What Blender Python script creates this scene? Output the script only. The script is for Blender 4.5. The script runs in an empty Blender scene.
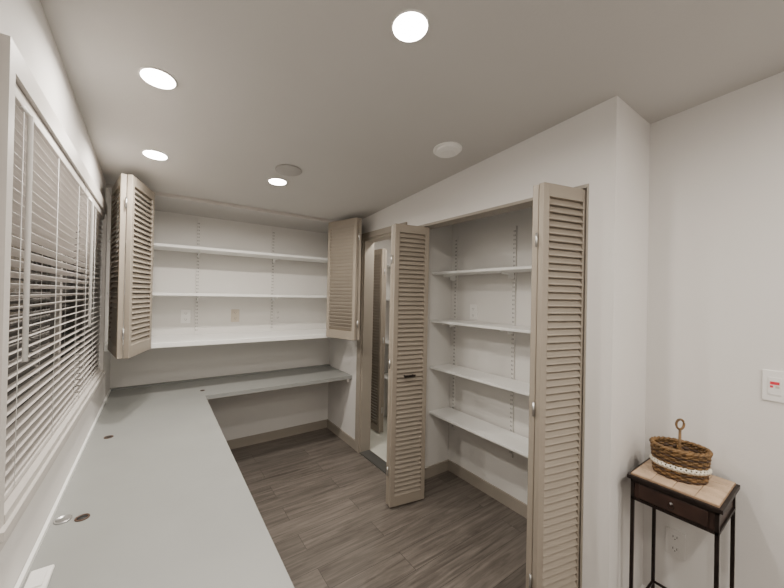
import bpy, bmesh, math, random
from mathutils import Vector, Matrix
random.seed(3)
# ---------------- measurements (metres) ----------------
CAMH=1.45
XL,XR,XRR=-0.282,1.5555,1.9364     # window wall, closet wall, right wall
YB=3.361                           # back wall
YC=0.596                           # closet outer corner
YN=-2.2                            # wall behind the viewer
ZD=0.675; WD=0.312; YBD=2.826      # desk top height, desk front edge, return front edge
ZH=1.965                           # opening head
XE=2.55                            # outer extent of the shell
def zc(x,y): return 2.279-0.071*(y-1)
SL=math.atan(-0.071)

# ---------------- materials ----------------
def mat(name,col,rough=0.6,metal=0.0,noise=0.0,nscale=8,bump=0.0,bscale=200,emit=None,spec=0.5):
    m=bpy.data.materials.new(name);m.use_nodes=True;nt=m.node_tree;b=nt.nodes['Principled BSDF']
    b.inputs['Base Color'].default_value=(*col,1);b.inputs['Roughness'].default_value=rough
    b.inputs['Metallic'].default_value=metal
    b.inputs['Specular IOR Level'].default_value=spec
    tc=nt.nodes.new('ShaderNodeTexCoord')
    if noise>0:
        n=nt.nodes.new('ShaderNodeTexNoise');n.inputs['Scale'].default_value=nscale;n.inputs['Detail'].default_value=5
        nt.links.new(tc.outputs['Object'],n.inputs['Vector'])
        r=nt.nodes.new('ShaderNodeValToRGB')
        r.color_ramp.elements[0].position=0.3;r.color_ramp.elements[1].position=0.7
        r.color_ramp.elements[0].color=(*[c*(1-noise) for c in col],1);r.color_ramp.elements[1].color=(*[min(1,c*(1+noise)) for c in col],1)
        nt.links.new(n.outputs['Fac'],r.inputs[0]);nt.links.new(r.outputs[0],b.inputs['Base Color'])
    if bump>0:
        n2=nt.nodes.new('ShaderNodeTexNoise');n2.inputs['Scale'].default_value=bscale
        nt.links.new(tc.outputs['Object'],n2.inputs['Vector'])
        bp=nt.nodes.new('ShaderNodeBump');bp.inputs['Strength'].default_value=bump;bp.inputs['Distance'].default_value=0.002
        nt.links.new(n2.outputs['Fac'],bp.inputs['Height']);nt.links.new(bp.outputs[0],b.inputs['Normal'])
    if emit:
        b.inputs['Emission Color'].default_value=(*emit[0],1);b.inputs['Emission Strength'].default_value=emit[1]
    return m
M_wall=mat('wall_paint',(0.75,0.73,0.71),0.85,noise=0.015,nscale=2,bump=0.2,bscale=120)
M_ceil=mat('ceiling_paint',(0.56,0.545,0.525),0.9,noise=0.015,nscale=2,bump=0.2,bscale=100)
M_closet=mat('closet_paint',(0.72,0.705,0.68),0.8,noise=0.01,nscale=2,bump=0.15)
M_trim=mat('taupe_trim',(0.33,0.295,0.25),0.5)
M_door=mat('greige_door_paint',(0.325,0.282,0.232),0.45,noise=0.03,nscale=6)
M_white=mat('white_shelf',(0.88,0.88,0.86),0.4)
M_desk=mat('grey_laminate',(0.285,0.292,0.282),0.40,noise=0.03,nscale=5)
M_deskedge=mat('grey_laminate_edge',(0.25,0.26,0.25),0.5)
M_blind=mat('blind_slats',(0.60,0.565,0.535),0.5)
M_frame=mat('window_trim_paint',(0.56,0.53,0.50),0.5)
M_metal=mat('brushed_metal',(0.6,0.6,0.6),0.3,1.0)
M_track=mat('dark_threshold',(0.16,0.16,0.155),0.4,0.6)
M_dark=mat('dark_iron',(0.025,0.018,0.016),0.45,0.6,noise=0.3,nscale=30)
M_apron=mat('dark_wood_apron',(0.035,0.018,0.014),0.4,noise=0.3,nscale=14)
M_tile=mat('tan_tile',(0.52,0.38,0.26),0.55,noise=0.18,nscale=22)
M_grout=mat('tile_edge',(0.30,0.20,0.13),0.6,noise=0.2,nscale=30)
M_wick=mat('wicker',(0.17,0.095,0.035),0.6,noise=0.45,nscale=45)
M_wickd=mat('dark_wicker',(0.06,0.03,0.014),0.6,noise=0.4,nscale=45)
M_rope=mat('white_rope',(0.72,0.67,0.57),0.8,noise=0.1,nscale=40)
M_plastic=mat('white_plastic',(0.85,0.84,0.82),0.35)
M_beigepl=mat('beige_plastic',(0.62,0.55,0.46),0.4)
M_paintpl=mat('painted_plate',(0.68,0.66,0.64),0.5)
M_red=mat('red_label',(0.70,0.04,0.07),0.4)
M_brown=mat('brown_grommet',(0.08,0.045,0.03),0.5)
M_black=mat('black_slot',(0.01,0.01,0.01),0.6)
M_grille=mat('speaker_grille',(0.40,0.385,0.37),0.6,bump=0.5,bscale=400)
M_lens=mat('lamp_lens',(1,1,1),0.5,emit=((1.0,0.94,0.82),40))
M_pane=mat('night_glass',(0.01,0.012,0.014),0.05)
M_ftile=mat('pale_floor_tile',(0.62,0.62,0.56),0.3,noise=0.05,nscale=5)

def floor_mat():
    m=bpy.data.materials.new('grey_wood_planks');m.use_nodes=True;nt=m.node_tree;b=nt.nodes['Principled BSDF']
    N=nt.nodes.new;L=nt.links.new
    tc=N('ShaderNodeTexCoord')
    br=N('ShaderNodeTexBrick');br.inputs['Scale'].default_value=1;br.inputs['Brick Width'].default_value=1.15;br.inputs['Row Height'].default_value=0.15
    br.inputs['Mortar Size'].default_value=0.0011;br.inputs['Mortar Smooth'].default_value=0.1;br.offset=0.37
    br.inputs['Color1'].default_value=(0,0,0,1);br.inputs['Color2'].default_value=(1,1,1,1);br.inputs['Mortar'].default_value=(0.5,0.5,0.5,1)
    L(tc.outputs['Object'],br.inputs['Vector'])
    mp=N('ShaderNodeMapping');mp.inputs['Scale'].default_value=(1.8,26,1);L(tc.outputs['Object'],mp.inputs['Vector'])
    add=N('ShaderNodeVectorMath');add.operation='ADD'
    sc=N('ShaderNodeVectorMath');sc.operation='SCALE';sc.inputs['Scale'].default_value=17
    L(br.outputs['Color'],sc.inputs[0]);L(mp.outputs[0],add.inputs[0]);L(sc.outputs[0],add.inputs[1])
    n=N('ShaderNodeTexNoise');n.inputs['Scale'].default_value=1.4;n.inputs['Detail'].default_value=10;n.inputs['Roughness'].default_value=0.68;n.inputs['Distortion'].default_value=0.7
    L(add.outputs[0],n.inputs['Vector'])
    r=N('ShaderNodeValToRGB');e=r.color_ramp.elements
    e[0].position=0.30;e[0].color=(0.066,0.055,0.047,1);e[1].position=0.72;e[1].color=(0.205,0.180,0.157,1)
    L(n.outputs['Fac'],r.inputs[0])
    bw=N('ShaderNodeMapRange');bw.inputs['To Min'].default_value=0.86;bw.inputs['To Max'].default_value=1.10;L(br.outputs['Color'],bw.inputs['Value'])
    mx=N('ShaderNodeVectorMath');mx.operation='SCALE';L(r.outputs[0],mx.inputs[0]);L(bw.outputs[0],mx.inputs['Scale'])
    mm=N('ShaderNodeMix');mm.data_type='RGBA';L(br.outputs['Fac'],mm.inputs['Factor']);L(mx.outputs[0],mm.inputs[6]);mm.inputs[7].default_value=(0.04,0.034,0.03,1)
    L(mm.outputs[2],b.inputs['Base Color']);b.inputs['Roughness'].default_value=0.42
    bp=N('ShaderNodeBump');bp.inputs['Strength'].default_value=0.15;bp.inputs['Distance'].default_value=0.002;L(n.outputs['Fac'],bp.inputs['Height']);L(bp.outputs[0],b.inputs['Normal'])
    return m
M_floor=floor_mat()

# ---------------- mesh helper ----------------
class MB:
    def __init__(s): s.bm=bmesh.new();s.mats=[]
    def mi(s,m):
        if m not in s.mats: s.mats.append(m)
        return s.mats.index(m)
    def box(s,a,b,m,M=None,top=None,bev=0):
        x0,y0,z0=a;x1,y1,z1=b
        vs=[]
        for (x,y,z) in [(x0,y0,z0),(x1,y0,z0),(x1,y1,z0),(x0,y1,z0),(x0,y0,z1),(x1,y0,z1),(x1,y1,z1),(x0,y1,z1)]:
            if top and z==z1: z=top(x,y)
            v=Vector((x,y,z))
            if M: v=M@v
            vs.append(s.bm.verts.new(v))
        fs=[]
        for f in [(3,2,1,0),(4,5,6,7),(0,1,5,4),(1,2,6,5),(2,3,7,6),(3,0,4,7)]:
            fc=s.bm.faces.new([vs[i] for i in f]);fc.material_index=s.mi(m);fs.append(fc)
        if bev>0:
            es=list({e for f in fs for e in f.edges})
            r=bmesh.ops.bevel(s.bm,geom=es,offset=bev,segments=2,affect='EDGES',profile=0.5)
            for f in r['faces']: f.material_index=s.mi(m)
    def lathe(s,prof,m,M=None,seg=32,sx=1,sy=1,closed=False,smooth=True):
        rings=[]
        for r,z in prof:
            ring=[]
            for i in range(seg):
                a=2*math.pi*i/seg
                v=Vector((r*sx*math.cos(a),r*sy*math.sin(a),z))
                if M: v=M@v
                ring.append(s.bm.verts.new(v))
            rings.append(ring)
        for k in range(len(rings)-1):
            for i in range(seg):
                f=s.bm.faces.new([rings[k][i],rings[k][(i+1)%seg],rings[k+1][(i+1)%seg],rings[k+1][i]]);f.material_index=s.mi(m);f.smooth=smooth
        if not closed:
            for ring,rev in ((rings[0],True),(rings[-1],False)):
                f=s.bm.faces.new(ring[::-1] if rev else ring);f.material_index=s.mi(m)
    def tube(s,pts,r,m,seg=8,cyc=False):
        n=len(pts);rings=[]
        for i,p in enumerate(pts):
            p=Vector(p)
            if cyc: t=Vector(pts[(i+1)%n])-Vector(pts[i-1])
            else: t=Vector(pts[min(i+1,n-1)])-Vector(pts[max(i-1,0)])
            t.normalize()
            up=Vector((0,0,1)) if abs(t.z)<0.95 else Vector((0,1,0))
            a=t.cross(up).normalized();b=t.cross(a).normalized()
            rings.append([s.bm.verts.new(p+r*(math.cos(2*math.pi*k/seg)*a+math.sin(2*math.pi*k/seg)*b)) for k in range(seg)])
        for i in range(n if cyc else n-1):
            A=rings[i];B=rings[(i+1)%n]
            for k in range(seg):
                f=s.bm.faces.new([A[k],A[(k+1)%seg],B[(k+1)%seg],B[k]]);f.material_index=s.mi(m);f.smooth=True
        if not cyc:
            for rr in (rings[0][::-1],rings[-1]):
                f=s.bm.faces.new(rr);f.material_index=s.mi(m)
    def poly(s,pts,z0,z1,m):
        lo=[s.bm.verts.new((x,y,z0)) for x,y in pts];hi=[s.bm.verts.new((x,y,z1)) for x,y in pts];n=len(pts)
        for f in [lo[::-1],hi]+[[lo[i],lo[(i+1)%n],hi[(i+1)%n],hi[i]] for i in range(n)]:
            fc=s.bm.faces.new(f);fc.material_index=s.mi(m)
    def done(s,name,parent=None):
        bmesh.ops.recalc_face_normals(s.bm,faces=s.bm.faces)
        me=bpy.data.meshes.new(name);s.bm.to_mesh(me);s.bm.free()
        for m in s.mats: me.materials.append(m)
        o=bpy.data.objects.new(name,me);bpy.context.collection.objects.link(o)
        if parent: o.parent=parent
        return o
def empty(name):
    o=bpy.data.objects.new(name,None);bpy.context.collection.objects.link(o);return o
def simple(name,boxes,parent=None):
    b=MB()
    for q in boxes: b.box(q[0],q[1],q[2],**(q[3] if len(q)>3 else {}))
    return b.done(name,parent)
T=dict(top=zc)

# ---------------- room shell ----------------
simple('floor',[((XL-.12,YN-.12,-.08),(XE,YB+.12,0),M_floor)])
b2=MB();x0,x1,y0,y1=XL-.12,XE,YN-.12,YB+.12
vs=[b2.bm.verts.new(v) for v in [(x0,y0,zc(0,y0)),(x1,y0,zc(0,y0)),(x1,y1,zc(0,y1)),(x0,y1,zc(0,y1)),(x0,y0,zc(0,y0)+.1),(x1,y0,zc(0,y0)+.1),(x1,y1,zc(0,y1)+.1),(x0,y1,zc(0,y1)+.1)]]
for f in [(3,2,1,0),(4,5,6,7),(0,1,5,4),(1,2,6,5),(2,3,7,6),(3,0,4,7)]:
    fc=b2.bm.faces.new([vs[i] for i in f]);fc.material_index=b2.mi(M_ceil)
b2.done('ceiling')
WY0,WY1,WZ0,WZ1=1.095,2.765,0.945,1.93    # window opening
simple('wall_left',[((XL-.12,YN,0),(XL,WY0,2),M_wall,T),((XL-.12,WY1,0),(XL,YB,2),M_wall,T),
    ((XL-.12,WY0,0),(XL,WY1,WZ0),M_wall),((XL-.12,WY0,WZ1),(XL,WY1,2),M_wall,T)])
simple('wall_back',[((XL-.12,YB,0),(XR+.1,YB+.1,2),M_closet,T)])
MY0,MY1=2.06,2.655   # doorway
CY0,CY1=0.70,1.93    # closet opening
simple('wall_closet',[((XR,MY1,0),(XR+.1,YB,2),M_wall,T),((XR,MY0,ZH),(XR+.1,MY1,2),M_wall,T),
    ((XR,CY1,0),(XR+.1,MY0,2),M_wall,T),((XR,CY0,ZH),(XR+.1,CY1,2),M_wall,T),
    ((XR,YC,0),(XR+.1,CY0,2),M_wall,T),((XR+.1,YC,0),(2.13,CY0,2),M_wall,T),
    ((2.03,CY0,0),(2.13,2.06,2),M_closet,T),((XR+.1,1.995,0),(2.03,2.06,2),M_closet,T)])
simple('wall_vestibule',[((2.13,1.995,0),(2.40,2.06,2),M_wall,T),((2.40,1.995,0),(2.48,3.36,2),M_wall,T),((XR+.1,3.28,0),(2.40,3.36,2),M_wall,T)])
simple('wall_right',[((XRR,YN,0),(XRR+.12,YC,2),M_wall,T)])
simple('wall_front',[((XL-.12,YN-.1,0),(XRR+.12,YN,2),M_wall,T)])
simple('floor_vestibule',[((XR+.092,MY0,0),(2.40,3.28,.004),M_ftile)])
# baseboards
BH=.085
simple('baseboard_back',[((XL,YB-.012,0),(XR,YB,BH),M_trim)])
simple('baseboard_closet',[((XR-.012,MY1+.07,0),(XR,YB-.012,BH),M_trim),((XR-.012,YC,0),(XR,CY0-.0,BH),M_wall)])
simple('baseboard_closet_interior',[((2.018,CY0,0),(2.03,1.995,BH),M_trim),((XR+.1,1.983,0),(2.018,1.995,BH),M_trim)])
simple('baseboard_right',[((XRR-.012,YN,0),(XRR,YC-.012,BH),M_wall),((XR,YC-.012,0),(XRR,YC,BH),M_wall)])
# trims
simple('trim_1',[((XR-.015,MY1,0),(XR,MY1+.07,ZH+.05),M_trim),((XR-.015,MY0-.05,ZH),(XR,MY1,ZH+.05),M_trim),
                 ((XR,MY1-.018,0),(XR+.1,MY1,ZH),M_trim),((XR,MY0,ZH-.018),(XR+.1,MY1-.018,ZH),M_trim),
                 ((XR,MY0,0),(XR+.1,MY0+.018,ZH-.018),M_trim),
                 ((XR-.008,MY0+.018,0),(XR+.095,MY1-.018,.010),M_track)])
simple('trim_2',[((XR-.004,CY0,ZH-.016),(XR+.1,CY1,ZH),M_trim),((XR-.003,CY0-.0,0.0),(XR+.1,CY0+.008,ZH-.016),M_trim),((XR-.003,CY1-.008,0),(XR+.1,CY1,ZH-.016),M_trim)])
simple('trim_3',[((XL,2.865,2.122),(XR,2.885,zc(0,2.875)),M_frame)])

# ---------------- louvred panels ----------------
def panel(name,p0,p1,z0,z1,parent,th=.026,stile=.034,pitch=.031,flip=1,rail=None):
    p0=Vector((*p0,0));p1=Vector((*p1,0));w=(p1-p0).length;ux=(p1-p0).normalized();uy=Vector((-ux.y,ux.x,0))
    M=Matrix(((ux.x,uy.x,0,p0.x),(ux.y,uy.y,0,p0.y),(0,0,1,0),(0,0,0,1)))
    b=MB();h=th/2
    b.box((0,-h,z0),(stile,h,z1),M_door,M,bev=.002);b.box((w-stile,-h,z0),(w,h,z1),M_door,M,bev=.002)
    b.box((stile,-h*.95,z0),(w-stile,h*.95,z0+.07),M_door,M);b.box((stile,-h*.95,z1-.055),(w-stile,h*.95,z1),M_door,M)
    secs=[(z0+.07,z1-.055)]
    if rail:
        b.box((stile,-h*.95,rail-.03),(w-stile,h*.95,rail+.03),M_door,M);secs=[(z0+.07,rail-.03),(rail+.03,z1-.055)]
    for a,c in secs:
        n=int(round((c-a)/pitch));
        for i in range(n):
            z=a+(i+.5)*(c-a)/n
            R=M@Matrix.Translation((0,0,z))@Matrix.Rotation(math.radians(57*flip),4,'X')
            b.box((stile,-.0215,-.0024),(w-stile,.0215,.0024),M_door,R)
    return b.done(name,parent),M,w
def knob(parent,M,w,z,side,frac=.5):
    b=MB();Mm=M@Matrix.Translation((w*frac,side*.013,z))
    for a in (-.035,.027):
        b.box((a,min(0,side*.02),-.006),(a+.008,max(0,side*.02),.006),M_dark,Mm)
    y=side*.022
    b.box((-.042,min(y,y+side*.008),-.008),(.042,max(y,y+side*.008),.008),M_dark,Mm,bev=.002)
    b.done('pull_handle',parent)
def hinges(parent,p,zs):
    b=MB()
    for z in zs: b.lathe([(.001,-.03),(.005,-.03),(.005,.03),(.001,.03)],M_metal,Matrix.Translation((p[0],p[1],z)),seg=10)
    b.done('hinges',parent)
# closet, left pair
e=empty('bifold_door')
_,M,w=panel('leaf_1',(1.318,1.843),(1.583,1.793),.014,1.942,e,flip=1)
knob(e,M,w,.90,-1,.45)
panel('leaf_2',(1.323,1.876),(1.583,1.915),.014,1.942,e,flip=1)
hinges(e,(1.311,1.860),(.25,.98,1.7))
# closet, right pair
e=empty('bifold_door')
panel('leaf_1',(1.322,.785),(1.583,.722),.014,1.942,e,flip=1)
panel('leaf_2',(1.329,.815),(1.583,.858),.014,1.942,e,flip=1)
hinges(e,(1.316,.800),(.25,.98,1.7))
# niche, right pair
e=empty('bifold_door')
panel('leaf_1',(1.292,2.845),(1.392,2.492),1.062,2.112,e,flip=-1)
panel('leaf_2',(1.420,2.497),(1.532,2.85),1.062,2.112,e,flip=1)
hinges(e,(1.406,2.486),(1.2,1.95))
# niche, left pair
e=empty('bifold_door')
panel('leaf_1',(-.136,2.432),(-.034,2.785),1.058,2.115,e,flip=1)
panel('leaf_2',(-.164,2.437),(-.240,2.845),1.058,2.115,e,flip=-1)
hinges(e,(-.150,2.426),(1.2,1.95))
# louvred door standing in the space beyond the doorway, with shelves beyond it
e=empty('louvered_door')
panel('leaf_1',(1.93,2.89),(1.93,3.135),.014,1.942,e,flip=1)
panel('leaf_2',(1.965,2.90),(2.06,3.135),.014,1.942,e,flip=1)
hinges(e,(1.945,2.882),(.25,.98,1.7))

# ---------------- niche shelving ----------------
simple('storage_shelf',[((XL+.001,2.892,1.042),(XR-.001,YB-.001,1.078),M_white,dict(bev=.003))])
def shelf_n(z):
    b=MB();b.box((XL+.003,3.06,z-.022),(XR-.003,YB-.015,z),M_white,bev=.0025)
    for x in (.29,.93):
        b.box((x-.003,3.18,z-.04),(x+.003,YB-.015,z-.022),M_white)
        b.box((x-.003,3.28,z-.065),(x+.003,YB-.015,z-.04),M_white)
    b.done('storage_shelf')
shelf_n(1.81);shelf_n(1.437)
def standard(name,p,axis,z0,z1):
    b=MB();x,y=p
    if axis=='y':
        b.box((x-.012,YB-.012,z0),(x+.012,YB,z1),M_closet)
        z=z0+.03
        while z<z1-.03:
            for d in (-.005,.005): b.box((x+d-.0015,YB-.0128,z),(x+d+.0015,YB-.0115,z+.012),M_black)
            z+=.03
    else:
        b.box((x-.012,y-.012,z0),(x,y+.012,z1),M_closet)
        z=z0+.03
        while z<z1-.03:
            for d in (-.005,.005): b.box((x-.0128,y+d-.0015,z),(x-.0115,y+d+.0015,z+.012),M_black)
            z+=.03
    b.done(name)
for x in (.29,.93): standard('shelf_standard',(x,0),'y',1.079,2.09)
# ---------------- closet shelving ----------------
for z in (1.645,1.262,.892,.53):
    b=MB();b.box((1.80,.703,z-.018),(2.015,1.992,z),M_white,bev=.002)
    for y in (.80,1.39,1.94):
        b.box((1.88,y-.003,z-.036),(2.015,y+.003,z-.018),M_white);b.box((1.96,y-.003,z-.06),(2.015,y+.003,z-.036),M_white)
    b.done('closet_shelf')
for y in (.80,1.39,1.94): standard('shelf_standard',(2.03,y),'x',.35,1.95)
for z in (1.80,1.41,.92,.52):
    simple('linen_shelf',[((2.12,2.064,z-.018),(2.398,3.276,z),M_white,dict(bev=.002)),((2.37,2.064,z-.05),(2.398,3.276,z-.018),M_white)])

# ---------------- desk ----------------
desk=empty('corner_desk')
b=MB();q=.002
b.poly([(XL+q,-.9),(WD,-.9),(WD,YBD),(XR-q,YBD),(XR-q,YB-q),(XL+q,YB-q)],ZD-.032,ZD,M_desk)
b.box((XL+q,YB-.04,ZD),(XR-q,YB-q,ZD+.012),M_deskedge)
b.box((XL+q,-.9,ZD),(XL+.012,YB-.04,ZD+.014),M_white)
b.done('worktop',desk)
b=MB()
b.box((XL+q,-.9,ZD-.075),(XL+.03,YB-q,ZD-.032),M_white)
b.box((XL+.03,YB-.03,ZD-.075),(XR-q,YB-q,ZD-.032),M_closet)
b.box((XR-.03,YBD+.05,ZD-.075),(XR-q,YB-.03,ZD-.032),M_closet)
b.done('wall_cleats',desk)
b=MB()
for y in (-.85,.9): b.box((XL+.03,y,0),(WD-.06,y+.03,ZD-.032),M_white)
b.done('support_panels',desk)
def grommet(name,x,y,r,cap):
    b=MB();Mt=Matrix.Translation((x,y,ZD))
    b.lathe([(r,0),(r,.003),(r*.8,.004),(r*.78,.001),(.001,.001)] if not cap else [(r,0),(r,.004),(r*.85,.006),(r*.8,.004),(.001,.005)],M_brown if not cap else M_metal,Mt,seg=28)
    if not cap: b.lathe([(.001,.0015),(r*.7,.0015),(r*.7,.002),(.001,.002)],M_black,Mt,seg=24)
    b.done(name,desk)
grommet('cable_grommet',-.19,1.52,.020,False);grommet('grommet_cap',-.24,1.54,.023,True)
grommet('cable_grommet',-.19,2.28,.020,False);grommet('cable_grommet',.31,2.98,.016,False)
simple('cable_cover',[((-.262,1.19,ZD),(-.215,1.29,ZD+.012),M_plastic,dict(bev=.004)),((-.255,1.21,ZD+.012),(-.225,1.27,ZD+.016),M_plastic)],desk)

# ---------------- outlets & switches ----------------
def plate(name,c,n,w=.072,h=.116,pm=M_plastic,kind='outlet'):
    n=Vector(n);u=Vector((0,0,1)).cross(n).normalized()
    M=Matrix(((u.x,0,n.x,c[0]),(u.y,0,n.y,c[1]),(0,1,0,c[2]),(0,0,0,1)))
    b=MB();b.box((-w/2,-h/2,0),(w/2,h/2,.006),pm,M,bev=.002)
    if kind=='outlet':
        for s in (-.026,.026):
            b.box((-.017,s-.014,.006),(.017,s+.014,.008),pm,M,bev=.0008)
            for q in (-.007,.007): b.box((q-.0012,s-.002,.008),(q+.0012,s+.007,.0084),M_black,M)
            b.box((-.002,s-.010,.008),(.002,s-.006,.0084),M_black,M)
    else:
        for i in (-1,1):
            x=i*w*.22
            b.box((x-.017,-.033,.006),(x+.017,.033,.009),pm,M,bev=.001)
            b.box((x-.012,.006,.009),(x+.012,.017,.0105),M_red,M)
            b.box((x-.012,-.006,.009),(x-.004,.002,.0105),M_red,M)
            b.box((x+.002,-.006,.009),(x+.012,.002,.0105),M_beigepl,M)
    b.done(name)
plate('electrical_outlet',(.21,YB,1.235),(0,-1,0),pm=M_plastic)
plate('electrical_outlet',(.60,YB,1.235),(0,-1,0),pm=M_beigepl)
plate('electrical_outlet',(.99,YB,1.235),(0,-1,0),pm=M_closet)
plate('electrical_outlet',(2.03,1.75,1.335),(-1,0,0))
plate('electrical_outlet',(XRR,.475,.36),(-1,0,0),pm=M_paintpl)
plate('light_switch',(XRR,.160,1.135),(-1,0,0),w=.118,h=.118,kind='switch')

# ---------------- window ----------------
e=empty('window_1')
CW=.036
simple('casing',[((XL,WY0-CW,WZ0-.02),(XL+.016,WY0,WZ1+.06),M_frame),((XL,WY1,WZ0-.02),(XL+.016,WY1+CW,WZ1+.06),M_frame),
  ((XL,WY0,WZ1),(XL+.016,WY1,WZ1+.06),M_frame),((XL-.1,WY0-.0,WZ0-.02),(XL,WY1,WZ0),M_frame),((XL,WY0-CW,WZ0-.04),(XL+.026,WY1+CW,WZ0-.02),M_frame),
  ((XL,WY0-CW+.01,WZ0-.08),(XL+.012,WY1+CW-.01,WZ0-.04),M_frame),((XL,WY0,WZ0-.02),(XL+.018,WY1,WZ0),M_frame)],e)
fr=[];X0,X1=XL-.095,XL-.065
for y in (WY0,WY0+.95,WY1-.04): fr.append(((X0,y,WZ0),(X1,y+.04,WZ1),M_frame))
fr+=[((X0,WY0,WZ0),(X1,WY1,WZ0+.035),M_frame),((X0,WY0,WZ1-.035),(X1,WY1,WZ1),M_frame)]
simple('sash_frame',fr,e)
simple('glass_pane',[((XL-.085,WY0,WZ0),(XL-.08,WY1,WZ1),M_pane)],e)
def blind(y0,y1,wand):
    e=empty('window_blind');xc=XL-.014
    simple('headrail',[((xc-.02,y0,WZ1-.035),(xc+.020,y1,WZ1-.003),M_blind,dict(bev=.002))],e)
    b=MB();zt=WZ1-.05;zb=WZ0+.03;n=int((zt-zb)/.0275)
    for i in range(n+1):
        z=zb+(zt-zb)*i/n
        th=math.radians(-20)
        R=Matrix.Translation((xc,0,z))@Matrix.Rotation(th,4,'Y')
        pr=[(-.016,-.0015),(-.006,.0008),(.006,.0008),(.016,-.0015)]
        va=[b.bm.verts.new(R@Vector((px,y0+.006,pz))) for px,pz in pr];vb=[b.bm.verts.new(R@Vector((px,y1-.006,pz))) for px,pz in pr]
        vc=[b.bm.verts.new(R@Vector((px,y0+.006,pz+.0012))) for px,pz in pr];vd=[b.bm.verts.new(R@Vector((px,y1-.006,pz+.0012))) for px,pz in pr]
        mi=b.mi(M_blind)
        for k in range(3):
            for f in ([va[k],va[k+1],vb[k+1],vb[k]],[vc[k+1],vc[k],vd[k],vd[k+1]],[va[k+1],va[k],vc[k],vc[k+1]],[vb[k],vb[k+1],vd[k+1],vd[k]]):
                fc=b.bm.faces.new(f);fc.material_index=mi
        for A,B,C,D in ((va[0],vb[0],vd[0],vc[0]),(va[3],vc[3],vd[3],vb[3])):
            fc=b.bm.faces.new([A,B,C,D]);fc.material_index=mi
    b.done('slats',e)
    simple('bottom_rail',[((xc-.016,y0+.004,WZ0+.002),(xc+.016,y1-.004,WZ0+.018),M_blind,dict(bev=.003))],e)
    b=MB()
    for f in (.12,.5,.88):
        y=y0+(y1-y0)*f
        for dx in (-.017,.017): b.tube([(xc+dx,y,WZ0+.01),(xc+dx,y,WZ1-.03)],.0009,M_white,seg=5)
    b.done('ladder_cords',e)
    b=MB();b.tube([(xc+.022,wand,WZ1-.04),(xc+.036,wand,WZ1-.06),(xc+.036,wand+.005,WZ1-.66)],.0055,M_plastic,seg=8);b.done('tilt_wand',e)
blind(WY0+.004,WY0+.965,WY0+.085);blind(WY0+.985,WY1-.004,WY0+1.05)

# ---------------- ceiling fixtures ----------------
def downlight(x,y,power=11,name='recessed_downlight'):
    z=zc(x,y);M=Matrix.Translation((x,y,z))@Matrix.Rotation(SL,4,'X')
    b=MB()
    b.lathe([(.055,0),(.060,0),(.0595,-.003),(.056,-.0045),(.053,-.003)],M_plastic,M,seg=40,closed=True)
    b.lathe([(.001,-.0036),(.0555,-.0036),(.0555,-.001),(.001,-.001)],M_lens,M,seg=40)
    o=b.done(name)
    l=bpy.data.lights.new('downlight_lamp','AREA');l.shape='DISK';l.size=.09;l.energy=power;l.color=(1,.925,.83);l.spread=math.radians(168)
    lo=bpy.data.objects.new('downlight_lamp',l);bpy.context.collection.objects.link(lo);lo.parent=o;lo.location=(x,y,z-.012)
for p in [(.63,.82),(-.01,1.52),(-.02,2.23),(.64,2.24),(.63,-.6),(1.4,-.5),(-.0,-1.4),(1.3,-1.5)]: downlight(*p,power=11)
downlight(1.85,2.45,6)  # unseen extra downlight, added to brighten the vestibule
x,y=.645,2.03;M=Matrix.Translation((x,y,zc(x,y)))@Matrix.Rotation(SL,4,'X')
b=MB();b.lathe([(.078,0),(.078,-.006),(.070,-.009),(.001,-.009)],M_grille,M,seg=40);b.done('ceiling_speaker')
x,y=1.28,1.31;M=Matrix.Translation((x,y,zc(x,y)))@Matrix.Rotation(SL,4,'X')
b=MB();b.lathe([(.078,0),(.078,-.008),(.072,-.010),(.066,-.010),(.064,-.020),(.045,-.027),(.042,-.029),(.001,-.031)],M_plastic,M,seg=40,smooth=False)
b.done('smoke_detector')

# ---------------- side table ----------------
TX0,TX1,TY0,TY1,TZ=1.625,1.905,.275,.555,.73
e=empty('side_table')
b=MB();b.box((TX0-.005,TY0-.005,TZ-.02),(TX1+.005,TY1+.005,TZ-.004),M_dark,bev=.002)
b.box((TX0+.006,TY0+.006,TZ-.004),(TX1-.006,TY1-.006,TZ+.002),M_grout)
n=4;g=(TX1-TX0-.016)/n;h=(TY1-TY0-.016)/n
for i in range(n):
    for j in range(n):
        b.box((TX0+.008+i*g,TY0+.008+j*h,TZ),(TX0+.006+(i+1)*g,TY0+.006+(j+1)*h,TZ+.005),M_tile,bev=.001)
b.done('top',e)
b=MB();a=.012
b.box((TX0+a,TY0+a,TZ-.10),(TX1-a,TY1-a,TZ-.02),M_apron)
b.box((TX0+a-.006,TY0+.035,TZ-.09),(TX0+a,TY1-.035,TZ-.032),M_apron,bev=.002)
for z in (TZ-.025,TZ-.098): b.box((TX0+.006,TY0+.006,z-.006),(TX1-.006,TY1-.006,z+.004),M_dark)
b.done('apron_with_drawer',e)
b=MB();cy=(TY0+TY1)/2
ring=[(TX0+a-.012,cy+.010*math.cos(t),TZ-.068+.010*math.sin(t)) for t in [2*math.pi*k/16 for k in range(16)]]
b.tube(ring,.0016,M_dark,seg=6,cyc=True)
b.lathe([(.001,0),(.005,0),(.004,.005),(.001,.008)],M_metal,Matrix.Translation((TX0+a-.006,cy,TZ-.058))@Matrix.Rotation(-math.pi/2,4,'Y'),seg=12)
b.done('drawer_ring_pull',e)
b=MB()
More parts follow.
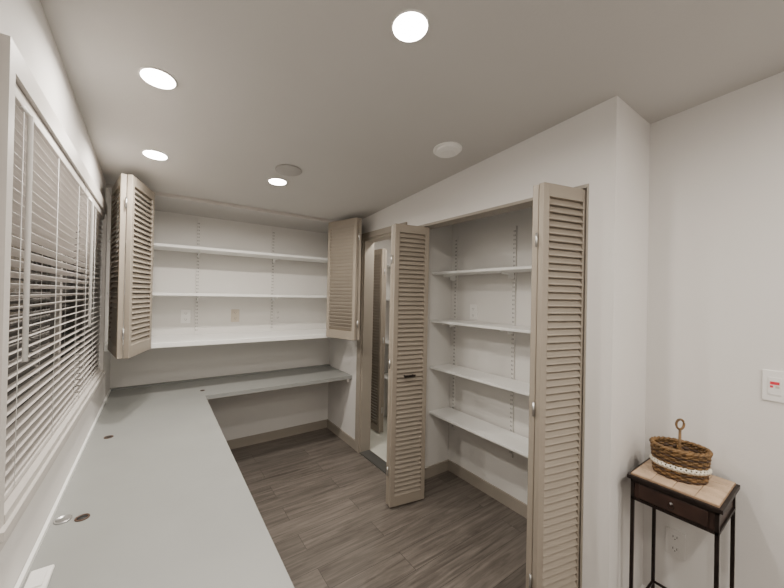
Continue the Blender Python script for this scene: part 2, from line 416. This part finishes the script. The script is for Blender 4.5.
for x in (TX0+.012,TX1-.012):
    for y in (TY0+.012,TY1-.012):
        b.box((x-.006,y-.006,.004),(x+.006,y+.006,TZ-.02),M_dark,bev=.001)
        b.lathe([(.012,0),(.012,.004),(.006,.01),(.005,.012)],M_dark,Matrix.Translation((x,y,0)),seg=14)
        sgn=1 if x<(TX0+TX1)/2 else -1
        pts=[(x+sgn*(.04-.04*math.cos(t)),y,TZ-.10-.045+.045*math.sin(t)) for t in [k*math.pi/2/8 for k in range(9)]]
        b.tube(pts,.003,M_dark,seg=6)
zz=.16
for y in (TY0+.012,TY1-.012): b.box((TX0+.018,y-.004,zz-.004),(TX1-.018,y+.004,zz+.004),M_dark)
for x in (TX0+.012,TX1-.012): b.box((x-.004,TY0+.018,zz-.004),(x+.004,TY1-.018,zz+.004),M_dark)
b.done('legs',e)

# ---------------- wicker basket ----------------
e=empty('wicker_basket')
BC=Vector((1.768,.425,TZ+.0055));rx,ry=.070,.090
ang=math.radians(20)
def bp(t,k,z,off=0):
    x=(rx*k+off)*math.cos(t);y=(ry*k+off)*math.sin(t)
    return (BC.x+x*math.cos(ang)-y*math.sin(ang),BC.y+x*math.sin(ang)+y*math.cos(ang),BC.z+z)
MR=Matrix.Translation(BC)@Matrix.Rotation(ang,4,'Z')
b=MB()
b.lathe([(.001,0.001),(.90,.001),(.96,.05),(1.0,.105),(.97,.105),(.93,.05),(.86,.008),(.001,.008)],M_wickd,MR@Matrix.Diagonal((rx,ry,1,1)),seg=48)
b.done('inner_shell',e)
b=MB();rows=16;NS=96
for i in range(rows):
    z=.006+i*.0073;k=.91+.1*i/(rows-1)
    if 5<=i<=7: continue
    b.tube([bp(2*math.pi*j/NS,k,z,.0028*(1 if ((j//3)+i)%2 else -.6)) for j in range(NS)],.0040,M_wick if i%3 else M_wickd,seg=6,cyc=True)
for ph in (0,math.pi):
    b.tube([bp(2*math.pi*j/NS,1.01,.119+.004*math.sin(14*2*math.pi*j/NS+ph),.004*math.cos(14*2*math.pi*j/NS+ph)) for j in range(NS)],.0055,M_wick,seg=7,cyc=True)
b.done('woven_sides',e)
b=MB();NS=192
for ph in (0,2*math.pi/3,4*math.pi/3):
    b.tube([bp(2*math.pi*j/NS,.965,.050+.008*math.sin(12*2*math.pi*j/NS+ph),.004+.004*math.cos(24*2*math.pi*j/NS+ph*2)) for j in range(NS)],.0036,M_rope,seg=6,cyc=True)
b.done('rope_band',e)
b=MB()
b.box((-rx*.92,-.004,.01),(rx*.92,.004,.105),M_wick,MR)
b.box((-.004,-ry*.92,.01),(.004,ry*.92,.105),M_wick,MR)
b.done('dividers',e)
b=MB()
b.tube([(BC.x,BC.y,BC.z+.008),(BC.x,BC.y,BC.z+.192)],.005,M_wick,seg=8)
ringc=BC+Vector((0,0,.210))
dirv=Vector((.816,-.578,0))
b.tube([tuple(ringc+dirv*.016*math.cos(t)+Vector((0,0,.020*math.sin(t)))) for t in [2*math.pi*k/24 for k in range(24)]],.0045,M_wick,seg=8,cyc=True)
b.done('carry_handle',e)

# ---------------- world & camera ----------------
w=bpy.data.worlds.new('night');bpy.context.scene.world=w;w.use_nodes=True
w.node_tree.nodes['Background'].inputs[0].default_value=(.02,.025,.035,1);w.node_tree.nodes['Background'].inputs[1].default_value=.3
cd=bpy.data.cameras.new('camera');cd.sensor_width=36;cd.lens=332.15/784*36;cd.clip_start=.02
co=bpy.data.objects.new('camera',cd);bpy.context.collection.objects.link(co)
yaw,pit,roll=.6168,.0051,.0207
F=Vector((math.sin(yaw)*math.cos(pit),math.cos(yaw)*math.cos(pit),math.sin(pit)))
R=Vector((math.cos(yaw),-math.sin(yaw),0));U=R.cross(F)
R2=math.cos(roll)*R+math.sin(roll)*U;U2=-math.sin(roll)*R+math.cos(roll)*U
co.matrix_world=Matrix(((R2.x,U2.x,-F.x,0),(R2.y,U2.y,-F.y,0),(R2.z,U2.z,-F.z,CAMH),(0,0,0,1)))
bpy.context.scene.camera=co
